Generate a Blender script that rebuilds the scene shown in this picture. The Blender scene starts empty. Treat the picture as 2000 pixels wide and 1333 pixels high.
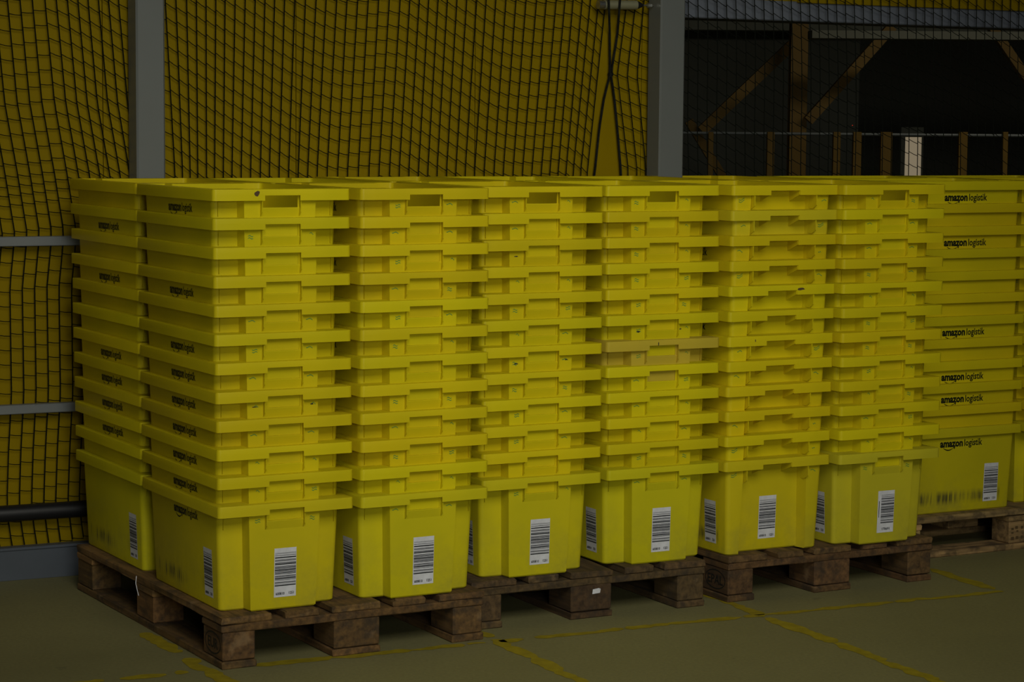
import bpy, bmesh, math, random
from mathutils import Vector, Matrix
random.seed(7)
SC = bpy.context.scene
COL = SC.collection
PI = math.pi
# ------------------------------------------------------------------ camera
CAM_F, CAM_H, PITCH, ROLL = 4402.2, 1.4591, 0.0946, -0.0085
U0 = Vector((0, math.sin(PITCH), math.cos(PITCH)))
X0 = Vector((1, 0, 0))
RIGHT = X0 * math.cos(ROLL) - U0 * math.sin(ROLL)
UP = X0 * math.sin(ROLL) + U0 * math.cos(ROLL)
FWD = Vector((0, math.cos(PITCH), -math.sin(PITCH)))
cam = bpy.data.cameras.new('camera')
cam.sensor_width = 36
cam.lens = 36 * CAM_F / 2000
cam.clip_start = 0.05
cam.clip_end = 200
camo = bpy.data.objects.new('camera', cam)
COL.objects.link(camo)
m = Matrix.Identity(4)
for i in range(3):
    m[i][0] = RIGHT[i]; m[i][1] = UP[i]; m[i][2] = -FWD[i]
m[2][3] = CAM_H
camo.matrix_world = m
SC.camera = camo
# ------------------------------------------------------------------ light
W = bpy.data.worlds.new('world')
SC.world = W
W.use_nodes = True
W.node_tree.nodes['Background'].inputs[0].default_value = (0.80, 0.92, 1.0, 1)
W.node_tree.nodes['Background'].inputs[1].default_value = 0.006
SC.view_settings.view_transform = 'Standard'
SC.view_settings.look = 'None'
SC.view_settings.exposure = -0.36
SC.view_settings.gamma = 1.0
SC.view_settings.use_curve_mapping = False


def area(name, loc, target, sx, sy, power, color=(1, 1, 1)):
    l = bpy.data.lights.new(name, 'AREA')
    l.shape = 'RECTANGLE'
    l.size = sx; l.size_y = sy
    l.energy = power
    l.color = color
    o = bpy.data.objects.new(name, l)
    COL.objects.link(o)
    o.location = loc
    o.rotation_euler = (Vector(target) - Vector(loc)).to_track_quat('-Z', 'Y').to_euler()
    return o


key = area('row_of_tube_lamps', (2.5, -0.2, 3.9), (0.1, 6.7, 1.0), 3.6, 0.10, 8, (1.0, 0.96, 0.82))
key.data.spread = math.radians(90)
front = area('door_daylight', (1.1, -0.6, 1.75), (0.1, 6.6, 0.80), 1.5, 0.8, 8.5, (0.97, 1.0, 0.92))
front.data.spread = math.radians(58)
sky = area('roof_window', (1.0, 1.6, 3.9), (0.1, 6.4, 0.8), 3.2, 2.2, 20, (1.0, 0.97, 0.84))
sky.data.spread = math.radians(64)
area('side_window_light', (-6.5, 0.5, 1.05), (-0.5, 6.8, 0.9), 0.5, 1.6, 17, (1.0, 0.98, 0.88))


def along_fence(o, loc, target):
    "turn a long lamp so that its long side runs parallel to the back wall"
    z = (Vector(loc) - Vector(target)).normalized()
    x = Vector((math.cos(math.radians(26)), math.sin(math.radians(26)), 0))
    x = (x - z * x.dot(z)).normalized()
    o.rotation_euler = Matrix((x, z.cross(x), z)).transposed().to_euler()


along_fence(key, (2.5, -0.2, 3.9), (0.1, 6.7, 1.0))


def sight(px, py, Y):
    "point at distance Y seen in direction (px, py) of the 2000x1333 frame"
    a = (px - 1000) / CAM_F
    b = -(py - 666.5) / CAM_F
    d = RIGHT * a + UP * b + FWD
    return Vector((0, 0, CAM_H)) + d * (Y / d.y)


# ------------------------------------------------------------------ materials
def new_mat(name):
    mt = bpy.data.materials.new(name)
    mt.use_nodes = True
    nt = mt.node_tree
    return mt, nt, nt.nodes['Principled BSDF']


def N(nt, typ, **kw):
    n = nt.nodes.new(typ)
    for k, v in kw.items():
        setattr(n, k, v)
    return n


def ramp(nt, stops):
    r = N(nt, 'ShaderNodeValToRGB')
    e = r.color_ramp.elements
    while len(e) > 1:
        e.remove(e[-1])
    e[0].position, e[0].color = stops[0]
    for p, c in stops[1:]:
        x = e.new(p); x.color = c
    return r


def mixc(nt, fac, a, b, mode='MIX'):
    n = N(nt, 'ShaderNodeMix', data_type='RGBA', blend_type=mode)
    for inp, v in ((n.inputs['Factor'], fac), (n.inputs['A'], a), (n.inputs['B'], b)):
        if hasattr(v, 'is_linked') or isinstance(v, bpy.types.NodeSocket):
            nt.links.new(v, inp)
        elif v is not None:
            inp.default_value = v
    return n.outputs['Result']


def noise(nt, scale, detail=3, vec=None, rough=0.5):
    n = N(nt, 'ShaderNodeTexNoise')
    n.inputs['Scale'].default_value = scale
    n.inputs['Detail'].default_value = detail
    n.inputs['Roughness'].default_value = rough
    if vec is not None:
        nt.links.new(vec, n.inputs['Vector'])
    return n.outputs['Fac']


def math_n(nt, op, a, b=None, clamp=False):
    n = N(nt, 'ShaderNodeMath', operation=op, use_clamp=clamp)
    for i, v in enumerate((a, b)):
        if v is None:
            continue
        if isinstance(v, (int, float)):
            n.inputs[i].default_value = v
        else:
            nt.links.new(v, n.inputs[i])
    return n.outputs[0]


def mapping(nt, scale=(1, 1, 1), kind='Object'):
    tc = N(nt, 'ShaderNodeTexCoord')
    mp = N(nt, 'ShaderNodeMapping')
    mp.inputs['Scale'].default_value = scale
    nt.links.new(tc.outputs[kind], mp.inputs['Vector'])
    return mp.outputs['Vector']


def plain(name, col, rough=0.6, metal=0.0, var=0.0, vscale=8, spec=0.5, bump=0.0, vec_scale=(1, 1, 1)):
    mt, nt, b = new_mat(name)
    b.inputs['Roughness'].default_value = rough
    b.inputs['Metallic'].default_value = metal
    b.inputs['Specular IOR Level'].default_value = spec
    c4 = (*col, 1)
    if var > 0:
        v = mapping(nt, vec_scale)
        f = noise(nt, vscale, 4, v)
        r = ramp(nt, [(0.3, (*[x * (1 - var) for x in col], 1)), (0.7, (*[min(1, x * (1 + var)) for x in col], 1))])
        nt.links.new(f, r.inputs['Fac'])
        nt.links.new(r.outputs['Color'], b.inputs['Base Color'])
        if bump > 0:
            bp = N(nt, 'ShaderNodeBump')
            bp.inputs['Strength'].default_value = bump
            bp.inputs['Distance'].default_value = 0.002
            nt.links.new(f, bp.inputs['Height'])
            nt.links.new(bp.outputs[0], b.inputs['Normal'])
    else:
        b.inputs['Base Color'].default_value = c4
    return mt


def plastic_mat():
    mt, nt, b = new_mat('yellow_plastic')
    oi = N(nt, 'ShaderNodeObjectInfo')
    vec = mapping(nt)
    f1 = noise(nt, 5, 4, vec)
    r1 = ramp(nt, [(0.3, (0.92, 0.93, 0.95, 1)), (0.7, (1.04, 1.02, 1.0, 1))])
    nt.links.new(f1, r1.inputs['Fac'])
    base = mixc(nt, 1.0, oi.outputs['Color'], r1.outputs['Color'], 'MULTIPLY')
    # scuffed greyish wear, stronger on the lower third of the walls
    sep = N(nt, 'ShaderNodeSeparateXYZ')
    nt.links.new(vec, sep.inputs[0])
    f2 = noise(nt, 9, 6, vec, 0.65)
    low = N(nt, 'ShaderNodeMapRange')
    nt.links.new(sep.outputs['Z'], low.inputs['Value'])
    low.inputs['From Min'].default_value = 0.20
    low.inputs['From Max'].default_value = 0.0
    w1 = ramp(nt, [(0.42, (0, 0, 0, 1)), (0.78, (1, 1, 1, 1))])
    nt.links.new(f2, w1.inputs['Fac'])
    wf = math_n(nt, 'MULTIPLY', w1.outputs['Color'], low.outputs[0])
    wf = math_n(nt, 'MULTIPLY', wf, 0.75, True)
    base = mixc(nt, wf, base, (0.30, 0.27, 0.045, 1))
    # dark vertical rub marks in a low band on the long side
    v2 = mapping(nt, (1, 70, 3.0))
    f3 = noise(nt, 1.3, 3, v2, 0.6)
    f4 = noise(nt, 5.0, 2, vec, 0.5)
    r3 = ramp(nt, [(0.42, (0, 0, 0, 1)), (0.60, (1, 1, 1, 1))])
    nt.links.new(f3, r3.inputs['Fac'])
    r4 = ramp(nt, [(0.38, (0, 0, 0, 1)), (0.56, (1, 1, 1, 1))])
    nt.links.new(f4, r4.inputs['Fac'])
    bandd = math_n(nt, 'ABSOLUTE', math_n(nt, 'SUBTRACT', sep.outputs['Z'], 0.052))
    band = N(nt, 'ShaderNodeMapRange')
    nt.links.new(bandd, band.inputs['Value'])
    band.inputs['From Min'].default_value = 0.028
    band.inputs['From Max'].default_value = 0.008
    side = math_n(nt, 'GREATER_THAN', math_n(nt, 'ABSOLUTE', sep.outputs['X']), 0.165)
    mid = math_n(nt, 'LESS_THAN', math_n(nt, 'ABSOLUTE', math_n(nt, 'SUBTRACT', sep.outputs['Y'], 0.03)), 0.20)
    k = math_n(nt, 'MULTIPLY', math_n(nt, 'MULTIPLY', r3.outputs['Color'], r4.outputs['Color']), math_n(nt, 'MULTIPLY', band.outputs[0], math_n(nt, 'MULTIPLY', side, mid)))
    base = mixc(nt, math_n(nt, 'MULTIPLY', k, 0.85, True), base, (0.05, 0.05, 0.03, 1))
    nt.links.new(base, b.inputs['Base Color'])
    b.inputs['Roughness'].default_value = 0.42
    b.inputs['Specular IOR Level'].default_value = 0.14
    bp = N(nt, 'ShaderNodeBump')
    bp.inputs['Strength'].default_value = 0.06
    bp.inputs['Distance'].default_value = 0.001
    nt.links.new(noise(nt, 160, 2, vec), bp.inputs['Height'])
    nt.links.new(bp.outputs[0], b.inputs['Normal'])
    return mt


def wood_mat():
    mt, nt, b = new_mat('pallet_wood')
    oi = N(nt, 'ShaderNodeObjectInfo')
    tc = N(nt, 'ShaderNodeTexCoord')
    ad = N(nt, 'ShaderNodeVectorMath', operation='ADD')
    nt.links.new(tc.outputs['Object'], ad.inputs[0])
    sc2 = N(nt, 'ShaderNodeVectorMath', operation='SCALE')
    sc2.inputs[0].default_value = (7, 13, 5)
    nt.links.new(oi.outputs['Random'], sc2.inputs['Scale'])
    nt.links.new(sc2.outputs[0], ad.inputs[1])
    mp = N(nt, 'ShaderNodeMapping')
    mp.inputs['Scale'].default_value = (60, 4, 60)
    nt.links.new(ad.outputs[0], mp.inputs['Vector'])
    g = noise(nt, 1.0, 5, mp.outputs[0], 0.6)
    gr = ramp(nt, [(0.3, (0.40, 0.36, 0.32, 1)), (0.7, (1.35, 1.25, 1.1, 1))])
    nt.links.new(g, gr.inputs['Fac'])
    base = mixc(nt, 1.0, oi.outputs['Color'], gr.outputs['Color'], 'MULTIPLY')
    st = noise(nt, 16, 5, ad.outputs[0], 0.65)
    sr = ramp(nt, [(0.48, (0, 0, 0, 1)), (0.62, (1, 1, 1, 1))])
    nt.links.new(st, sr.inputs['Fac'])
    base = mixc(nt, math_n(nt, 'MULTIPLY', sr.outputs['Color'], 0.65), base, (0.035, 0.025, 0.015, 1))
    st2 = noise(nt, 11, 4, ad.outputs[0], 0.6)
    sr2 = ramp(nt, [(0.60, (0, 0, 0, 1)), (0.70, (1, 1, 1, 1))])
    nt.links.new(st2, sr2.inputs['Fac'])
    base = mixc(nt, math_n(nt, 'MULTIPLY', sr2.outputs['Color'], 0.5), base, (0.30, 0.19, 0.09, 1))
    nt.links.new(base, b.inputs['Base Color'])
    b.inputs['Roughness'].default_value = 0.85
    bp = N(nt, 'ShaderNodeBump')
    bp.inputs['Strength'].default_value = 0.5
    bp.inputs['Distance'].default_value = 0.002
    nt.links.new(g, bp.inputs['Height'])
    nt.links.new(bp.outputs[0], b.inputs['Normal'])
    return mt


def floor_mat():
    mt, nt, b = new_mat('coated_concrete')
    v = mapping(nt, (1, 1, 1), 'Generated')
    tc = N(nt, 'ShaderNodeTexCoord')
    f = noise(nt, 1.2, 5, tc.outputs['Object'], 0.6)
    r = ramp(nt, [(0.3, (0.215, 0.200, 0.090, 1)), (0.7, (0.27, 0.25, 0.113, 1))])
    nt.links.new(f, r.inputs['Fac'])
    f2 = noise(nt, 90, 3, tc.outputs['Object'], 0.7)
    r2 = ramp(nt, [(0.3, (0.86, 0.86, 0.86, 1)), (0.7, (1.1, 1.1, 1.1, 1))])
    nt.links.new(f2, r2.inputs['Fac'])
    base = mixc(nt, 1.0, r.outputs['Color'], r2.outputs['Color'], 'MULTIPLY')
    f3 = noise(nt, 7, 4, tc.outputs['Object'], 0.6)
    r3 = ramp(nt, [(0.70, (0, 0, 0, 1)), (0.76, (1, 1, 1, 1))])
    nt.links.new(f3, r3.inputs['Fac'])
    base = mixc(nt, math_n(nt, 'MULTIPLY', r3.outputs['Color'], 0.5), base, (0.08, 0.07, 0.05, 1))
    nt.links.new(base, b.inputs['Base Color'])
    b.inputs['Roughness'].default_value = 0.6
    b.inputs['Specular IOR Level'].default_value = 0.25
    return mt


M = {}
M['plastic'] = plastic_mat()
M['wood'] = wood_mat()
M['floor'] = floor_mat()
M['wall_yellow'] = plain('ochre_wall_sheet', (0.31, 0.212, 0.000), 0.6, var=0.08, vscale=2.0, spec=0.08)
M['steel_grey'] = plain('grey_painted_steel', (0.195, 0.21, 0.20), 0.38, var=0.06, vscale=3, spec=0.5)
M['rail_grey'] = plain('light_grey_rail_paint', (0.20, 0.215, 0.215), 0.5, var=0.05, vscale=3)
M['kick'] = plain('blue_grey_steel', (0.085, 0.10, 0.125), 0.5, var=0.12, vscale=6)
M['black'] = plain('black_rubber_pipe', (0.012, 0.012, 0.014), 0.45)
M['net'] = plain('black_net_cord', (0.008, 0.010, 0.006), 0.85, spec=0.1)
M['rope'] = plain('black_edge_rope', (0.012, 0.013, 0.010), 0.8, var=0.6, vscale=120, spec=0.2)
M['paint'] = plain('yellow_floor_paint', (0.34, 0.265, 0.010), 0.6, var=0.18, vscale=30)
M['paper'] = plain('white_label_paper', (0.74, 0.75, 0.80), 0.5, var=0.08, vscale=60)
M['ink'] = plain('black_ink', (0.012, 0.014, 0.018), 0.6)
M['logo'] = plain('black_print', (0.008, 0.012, 0.004), 0.5)
M['green'] = plain('green_marker', (0.12, 0.30, 0.05), 0.6)
M['burn'] = plain('burnt_stamp', (0.010, 0.010, 0.006), 0.8)
M['brown'] = plain('brown_grime', (0.10, 0.06, 0.02), 0.8)
M['chrome'] = plain('galvanised_metal', (0.55, 0.55, 0.50), 0.3, metal=0.9)
M['zinc'] = plain('dull_zinc', (0.34, 0.33, 0.20), 0.5, metal=0.3)
M['yellow_steel'] = plain('dark_yellow_steel', (0.22, 0.12, 0.004), 0.6, var=0.15, vscale=3)
M['hall_grey'] = plain('hall_concrete', (0.14, 0.145, 0.115), 0.8, var=0.12, vscale=0.8)
M['hall_beam'] = plain('hall_beam_grey', (0.30, 0.31, 0.25), 0.8, var=0.1, vscale=1.0)
M['hall_dark'] = plain('hall_dark_cladding', (0.20, 0.20, 0.15), 0.8, var=0.2, vscale=0.7)
M['beam'] = plain('beam_blue_grey', (0.17, 0.19, 0.23), 0.6, var=0.1, vscale=2)


def emit_mat(name, col, s):
    mt, nt, b = new_mat(name)
    b.inputs['Base Color'].default_value = (0, 0, 0, 1)
    b.inputs['Emission Color'].default_value = (*col, 1)
    b.inputs['Emission Strength'].default_value = s
    return mt


M['pane'] = emit_mat('lit_window_glow', (0.62, 0.50, 0.32), 0.40)
M['led'] = emit_mat('red_indicator', (1.0, 0.05, 0.02), 0.6)


# ------------------------------------------------------------------ mesh helpers
def mesh_obj(name, verts, faces, mat, parent=None, smooth=None):
    me = bpy.data.meshes.new(name)
    me.from_pydata([tuple(v) for v in verts], [], faces)
    me.update()
    if smooth is not None:
        for p in me.polygons:
            p.use_smooth = True
        me.set_sharp_from_angle(angle=math.radians(smooth))
    me.materials.append(mat)
    return link(name, me, parent)


def link(name, me, parent=None):
    o = bpy.data.objects.new(name, me)
    COL.objects.link(o)
    if parent:
        o.parent = parent
    return o


class G:
    "collects geometry for one mesh"
    def __init__(s):
        s.v = []; s.f = []

    def add(s, vs, fs):
        n = len(s.v)
        s.v += [tuple(v) for v in vs]
        s.f += [tuple(i + n for i in f) for f in fs]

    def box(s, a, b, ch=0.0):
        x0, y0, z0 = a; x1, y1, z1 = b
        if ch <= 0:
            vs = [(x0, y0, z0), (x1, y0, z0), (x1, y1, z0), (x0, y1, z0), (x0, y0, z1), (x1, y0, z1), (x1, y1, z1), (x0, y1, z1)]
            s.add(vs, [(0, 3, 2, 1), (4, 5, 6, 7), (0, 1, 5, 4), (1, 2, 6, 5), (2, 3, 7, 6), (3, 0, 4, 7)])
            return
        c = ch
        ring = lambda e, z: [(x0 + e, y0, z), (x1 - e, y0, z), (x1, y0 + e, z), (x1, y1 - e, z), (x1 - e, y1, z), (x0 + e, y1, z), (x0, y1 - e, z), (x0, y0 + e, z)]
        ins = lambda r, z: [(min(max(x, x0 + c), x1 - c), min(max(y, y0 + c), y1 - c), z) for x, y, _ in r]
        r = ring(c, 0)
        L = [ins(r, z0), ring(c, z0 + c), ring(c, z1 - c), ins(r, z1)]
        vs = [p for l in L for p in l]
        fs = []
        for k in range(3):
            for i in range(8):
                j = (i + 1) % 8
                fs.append((k * 8 + i, k * 8 + j, k * 8 + 8 + j, k * 8 + 8 + i))
        fs.append(tuple(reversed(range(8))))
        fs.append(tuple(range(24, 32)))
        s.add(vs, fs)

    def tube(s, pts, r, n=4, cap=True):
        pts = [Vector(p) for p in pts]
        base = len(s.v)
        for i, p in enumerate(pts):
            d = (pts[min(i + 1, len(pts) - 1)] - pts[max(i - 1, 0)]).normalized()
            a = d.cross(Vector((0, 1, 0)))
            if a.length < 0.1:
                a = d.cross(Vector((1, 0, 0)))
            a.normalize()
            b = d.cross(a)
            rr = r[i] if isinstance(r, (list, tuple)) else r
            for k in range(n):
                t = 2 * PI * k / n
                q = p + (a * math.cos(t) + b * math.sin(t)) * rr
                s.v.append(tuple(q))
        for i in range(len(pts) - 1):
            for k in range(n):
                k2 = (k + 1) % n
                s.f.append((base + i * n + k, base + i * n + k2, base + (i + 1) * n + k2, base + (i + 1) * n + k))
        if cap:
            s.f.append(tuple(base + k for k in reversed(range(n))))
            e = base + (len(pts) - 1) * n
            s.f.append(tuple(e + k for k in range(n)))

    def obj(s, name, mat, parent=None, smooth=None):
        return mesh_obj(name, s.v, s.f, mat, parent, smooth)


def empty(name, loc=(0, 0, 0), rz=0.0):
    o = bpy.data.objects.new(name, None)
    o.empty_display_size = 0.1
    COL.objects.link(o)
    o.location = loc
    o.rotation_euler = (0, 0, rz)
    return o


def tag(o, label, cat, group=None, kind=None):
    o['label'] = label
    o['category'] = cat
    if group:
        o['group'] = group
    if kind:
        o['kind'] = kind
    return o


def text_mesh(body, bold=0.0, res=2, font_space=1.0):
    "flat text mesh, x from 0, normalised to width 1 with the natural heights kept"
    cu = bpy.data.curves.new('text', 'FONT')
    cu.body = body
    cu.size = 1.0
    cu.offset = bold
    cu.resolution_u = res
    cu.space_character = font_space
    o = bpy.data.objects.new('text', cu)
    COL.objects.link(o)
    dg = bpy.context.evaluated_depsgraph_get()
    dg.update()
    me = bpy.data.meshes.new_from_object(o.evaluated_get(dg))
    vs = [(v.co.x, v.co.y) for v in me.vertices]
    fs = [tuple(p.vertices) for p in me.polygons]
    bpy.data.objects.remove(o)
    bpy.data.curves.remove(cu)
    bpy.data.meshes.remove(me)
    x0 = min(v[0] for v in vs); x1 = max(v[0] for v in vs)
    return [((x - x0) / (x1 - x0), y) for x, y in vs], fs


# ------------------------------------------------------------------ the tote
H = 0.298
RIMZ = 0.267
STEPZ = 0.281
PITCHZ = (1.2894 - 0.4417) / 11


def arc(cx, cy, r, a0, a1, n=4):
    return [(cx + r * math.cos(math.radians(a0 + (a1 - a0) * i / (n - 1))), cy + r * math.sin(math.radians(a0 + (a1 - a0) * i / (n - 1)))) for i in range(n)]


def outline():
    P = []   # (top xy, bottom xy, rim xy)
    s = 1000.0

    def put(pts, dx, dy, rims):
        for (x, y), (rx, ry) in zip(pts, rims):
            P.append(((x / s, y / s), ((x + dx) / s, (y + dy) / s), (rx / s, ry / s)))
    put(arc(33, 71, 14, 180, 270), 11, 11, arc(12, 12, 11, 180, 270))
    put([(90, 57)], 9, 11, [(90, 1)])
    put([(95, 18)], 9, 11, [(95, 1)])
    for x in (145, 149, 251, 255):
        put([(x, 18)], 0, 11, [(x, 1)])
    put([(305, 18)], -9, 11, [(305, 1)])
    put([(310, 57)], -9, 11, [(310, 1)])
    put(arc(367, 71, 14, 270, 360), -11, 11, arc(388, 12, 11, 270, 360))
    put(arc(367, 568, 14, 0, 90), -11, -11, arc(388, 588, 11, 0, 90))
    put([(318, 582)], 9, -11, [(318, 599)])
    put([(310, 543)], 9, -11, [(310, 599)])
    for x in (258, 149):
        put([(x, 543)], 0, -11, [(x, 599)])
    put([(90, 543)], -9, -11, [(90, 599)])
    put([(82, 582)], -9, -11, [(82, 599)])
    put(arc(33, 568, 14, 90, 180), 11, -11, arc(12, 588, 11, 90, 180))
    return P


OUT = outline()
NO = len(OUT)
iA = [i for i, p in enumerate(OUT) if abs(p[0][1] - 0.018) < 1e-6 and abs(p[0][0] - 0.149) < 1e-6][0]
iB = [i for i, p in enumerate(OUT) if abs(p[0][1] - 0.543) < 1e-6 and abs(p[0][0] - 0.258) < 1e-6][0]


def body_xy(i, z):
    t, b, _ = OUT[i]
    k = z / H
    return (b[0] + (t[0] - b[0]) * k, b[1] + (t[1] - b[1]) * k)


def shift(vs):
    return [(x - 0.2, y - 0.3, z) for x, y, z in vs]


def sheet(name, rows, skip, cap_bottom, thick):
    bm = bmesh.new()
    R = [[bm.verts.new(p) for p in shift(r)] for r in rows]
    for k in range(len(R) - 1):
        for i in range(NO):
            if (k, i) in skip:
                continue
            j = (i + 1) % NO
            bm.faces.new((R[k][i], R[k][j], R[k + 1][j], R[k + 1][i]))
    if cap_bottom:
        bm.faces.new(list(reversed(R[0])))
    for f in bm.faces:
        f.smooth = True
    bm.normal_update()
    bmesh.ops.solidify(bm, geom=bm.faces[:], thickness=thick)
    bm.normal_update()
    me = bpy.data.meshes.new(name)
    bm.to_mesh(me)
    bm.free()
    me.set_sharp_from_angle(angle=math.radians(32))
    me.materials.append(M['plastic'])
    return me


def tote_meshes():
    c = (0.2, 0.3)
    r0 = []
    for i in range(NO):
        x, y = body_xy(i, 0)
        r0.append((x + (0.003 if x < c[0] else -0.003), y + (0.003 if y < c[1] else -0.003), 0))
    zs = [0.004, 0.12, 0.248, STEPZ, H]
    rows = [r0] + [[(*body_xy(i, z), z) for i in range(NO)] for z in zs]
    body = sheet('body', rows, {(3, iA)}, True, 0.0018)
    # rim: flange outwards from the wall, then a skirt down
    top = [(*OUT[i][0], H - 0.0002) for i in range(NO)]

    def rim(e, z):
        out = []
        for i in range(NO):
            x, y = OUT[i][2]
            out.append((min(max(x, e + 0.001), 0.399 - e), min(max(y, e + 0.001), 0.599 - e), z))
        return out
    rr = [top, rim(0.0035, H), rim(0.001, H - 0.001), rim(0, H - 0.0035), rim(0, STEPZ), rim(0, RIMZ)]
    # rows run downward, so flip by reversing the order of rows
    rr = rr[::-1]
    skip = {(0, iA), (0, iB)}
    rim_me = sheet('rim', rr, skip, False, 0.0022)
    g = G()

    def prism(x0, x1, poly):
        n = len(poly)
        vs = [(x0, y, z) for y, z in poly] + [(x1, y, z) for y, z in poly]
        fs = [tuple(range(n)), tuple(reversed(range(n, 2 * n)))]
        for i in range(n):
            j = (i + 1) % n
            fs.append((i, n + i, n + j, j))
        g.add(shift(vs), fs)
    for x in (0.1425, 0.2545):
        prism(x, x + 0.002, [(0.0055, STEPZ + 0.004), (0.0075, 0.236), (0.0205, 0.224), (0.0195, STEPZ + 0.004)])
    for x in (0.036, 0.3625):
        prism(x, x + 0.0015, [(0.053, 0.28), (0.054, 0.226), (0.060, 0.224), (0.0585, 0.28)])
    prism(0.1458, 0.2542, [(0.0155, 0.2478), (0.0155, 0.2455), (0.0207, 0.224), (0.0198, 0.2478)])
    for x in (0.0825, 0.3145):
        prism(x, x + 0.003, [(0.5965, 0.28), (0.5965, 0.235), (0.577, 0.224), (0.545, 0.224), (0.545, 0.28)])
    for x in (0.1475, 0.2575):
        prism(x, x + 0.003, [(0.5965, 0.280), (0.5965, 0.268), (0.541, 0.246), (0.541, 0.280)])
    me = bpy.data.meshes.new('support_ribs')
    me.from_pydata(g.v, [], g.f)
    bm = bmesh.new(); bm.from_mesh(me)
    bmesh.ops.recalc_face_normals(bm, faces=bm.faces[:])
    bm.to_mesh(me); bm.free()
    me.materials.append(M['plastic'])
    return body, rim_me, me


def on_side(a, z, off=0.0006):
    "a: distance from the A end; long side facing -x"
    x = 0.019 + 0.011 * (1 - z / H) - off
    return (x - 0.2, a - 0.3, z)


def on_front(x, z, off=0.0006):
    y = 0.018 + 0.011 * (1 - z / H) - off
    return (x - 0.2, y - 0.3, z)


def on_back_end(x, z, off=0.0006):
    y = 0.543 - 0.011 * (1 - z / H) + off
    return (x - 0.2, y - 0.3, z)


def make_logo():
    g = G()
    zb = 0.231
    a0 = 0.388
    for body, bold, w, x0, ysc in (('amazon', 0.045, 0.099, 0.0, 0.0350), ('logistik', 0.020, 0.079, 0.105, 0.0330)):
        vs, fs = text_mesh(body, bold)
        g.add([on_side(a0 - (x0 + x * w), zb + y * ysc) for x, y in vs], fs)
    # the curved stroke with a small arrow head under the first word
    n = 14
    top, bot = [], []
    for i in range(n + 1):
        t = i / n
        x = 0.014 + 0.046 * t
        zc = zb - 0.0015 - 0.0105 * math.sin(PI * (0.08 + 0.84 * t))
        th = 0.0006 + 0.0011 * math.sin(PI * min(1, t * 1.1)) + 0.0003
        top.append(on_side(a0 - x, zc + th)); bot.append(on_side(a0 - x, zc - th))
    g.add(top + bot, [(i, n + 1 + i, n + 2 + i, i + 1) for i in range(n)])
    g.add([on_side(a0 - 0.066, zb - 0.0020), on_side(a0 - 0.057, zb - 0.0025), on_side(a0 - 0.0635, zb - 0.0095)], [(0, 1, 2)])
    me = bpy.data.meshes.new('printed_logo')
    me.from_pydata(g.v, [], g.f)
    me.materials.append(M['logo'])
    return me


def fmesh(name, fn, rects, mat, off, texts=()):
    g = G()
    for (x0, z0, x1, z1) in rects:
        g.add([fn(x0, z0, off), fn(x1, z0, off), fn(x1, z1, off), fn(x0, z1, off)], [(0, 1, 2, 3)])
    for vs, fs, x0, z0, w, hsc in texts:
        g.add([fn(x0 + x * w, z0 + y * hsc, off) for x, y in vs], fs)
    me = bpy.data.meshes.new(name)
    me.from_pydata(g.v, [], g.f)
    me.materials.append(mat)
    return me


T_NUM = text_mesh('600810', 0.03)
T_NUM2 = text_mesh('1251', 0.03)
T_NUM3 = text_mesh('170691', 0.03)


def bars(seed, x0, x1, z0, z1):
    r = random.Random(seed)
    out = []
    z = z1
    dense = r.random() < 0.5
    while z > z0 + 0.002:
        t = r.choice([0.0007, 0.0007, 0.0014, 0.0014, 0.0021, 0.0032])
        out.append((x0, max(z0, z - t), x1, z))
        z -= t + r.choice([0.0009, 0.0012, 0.0018, 0.0035])
    return out


def flip(fn, wide):
    return fn


LABELS = {}


def label_set(kind, seed):
    """kind: 'front', 'side', 'back', 'wide' (front with a margin strip)"""
    key = (kind, seed)
    if key in LABELS:
        return LABELS[key]
    if kind == 'side':
        fn = lambda x, z, off: on_side(0.171 - x, z, off)      # x runs 0..0.062 to the reader's right
        z0, z1, w, xo = 0.029, 0.163, 0.062, 0.0
    elif kind == 'back':
        fn = lambda x, z, off: on_back_end(0.2285 - x, z, off)
        z0, z1, w, xo = 0.036, 0.172, 0.065, 0.0
    else:
        fn = lambda x, z, off: on_front(0.1715 + x, z, off)
        z0, z1, w, xo = 0.033, 0.169, 0.065, 0.0
    bx = 0.013 if kind == 'wide' else 0.002
    paper = fmesh('barcode_label', fn, [(0, z0, w, z1)], M['paper'], 0.0006)
    b = fmesh('barcode', fn, bars(seed, bx, w - 0.001, z0 + 0.026, z1 - 0.013), M['ink'], 0.0010)
    if kind == 'wide':
        texts = [(*T_NUM3, 0.020, z0 + 0.008, 0.030, 0.011)]
        rects = [(0.004, z0 + 0.05, 0.0065, z1 - 0.033)]
    else:
        texts = [(*T_NUM, 0.005, z0 + 0.006, 0.026, 0.010), (*T_NUM2, w - 0.021, z0 + 0.0065, 0.015, 0.010)]
        rects = []
    num = fmesh('printed_number', fn, rects, M['ink'], 0.0010, texts)
    LABELS[key] = (paper, b, num)
    return LABELS[key]


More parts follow.
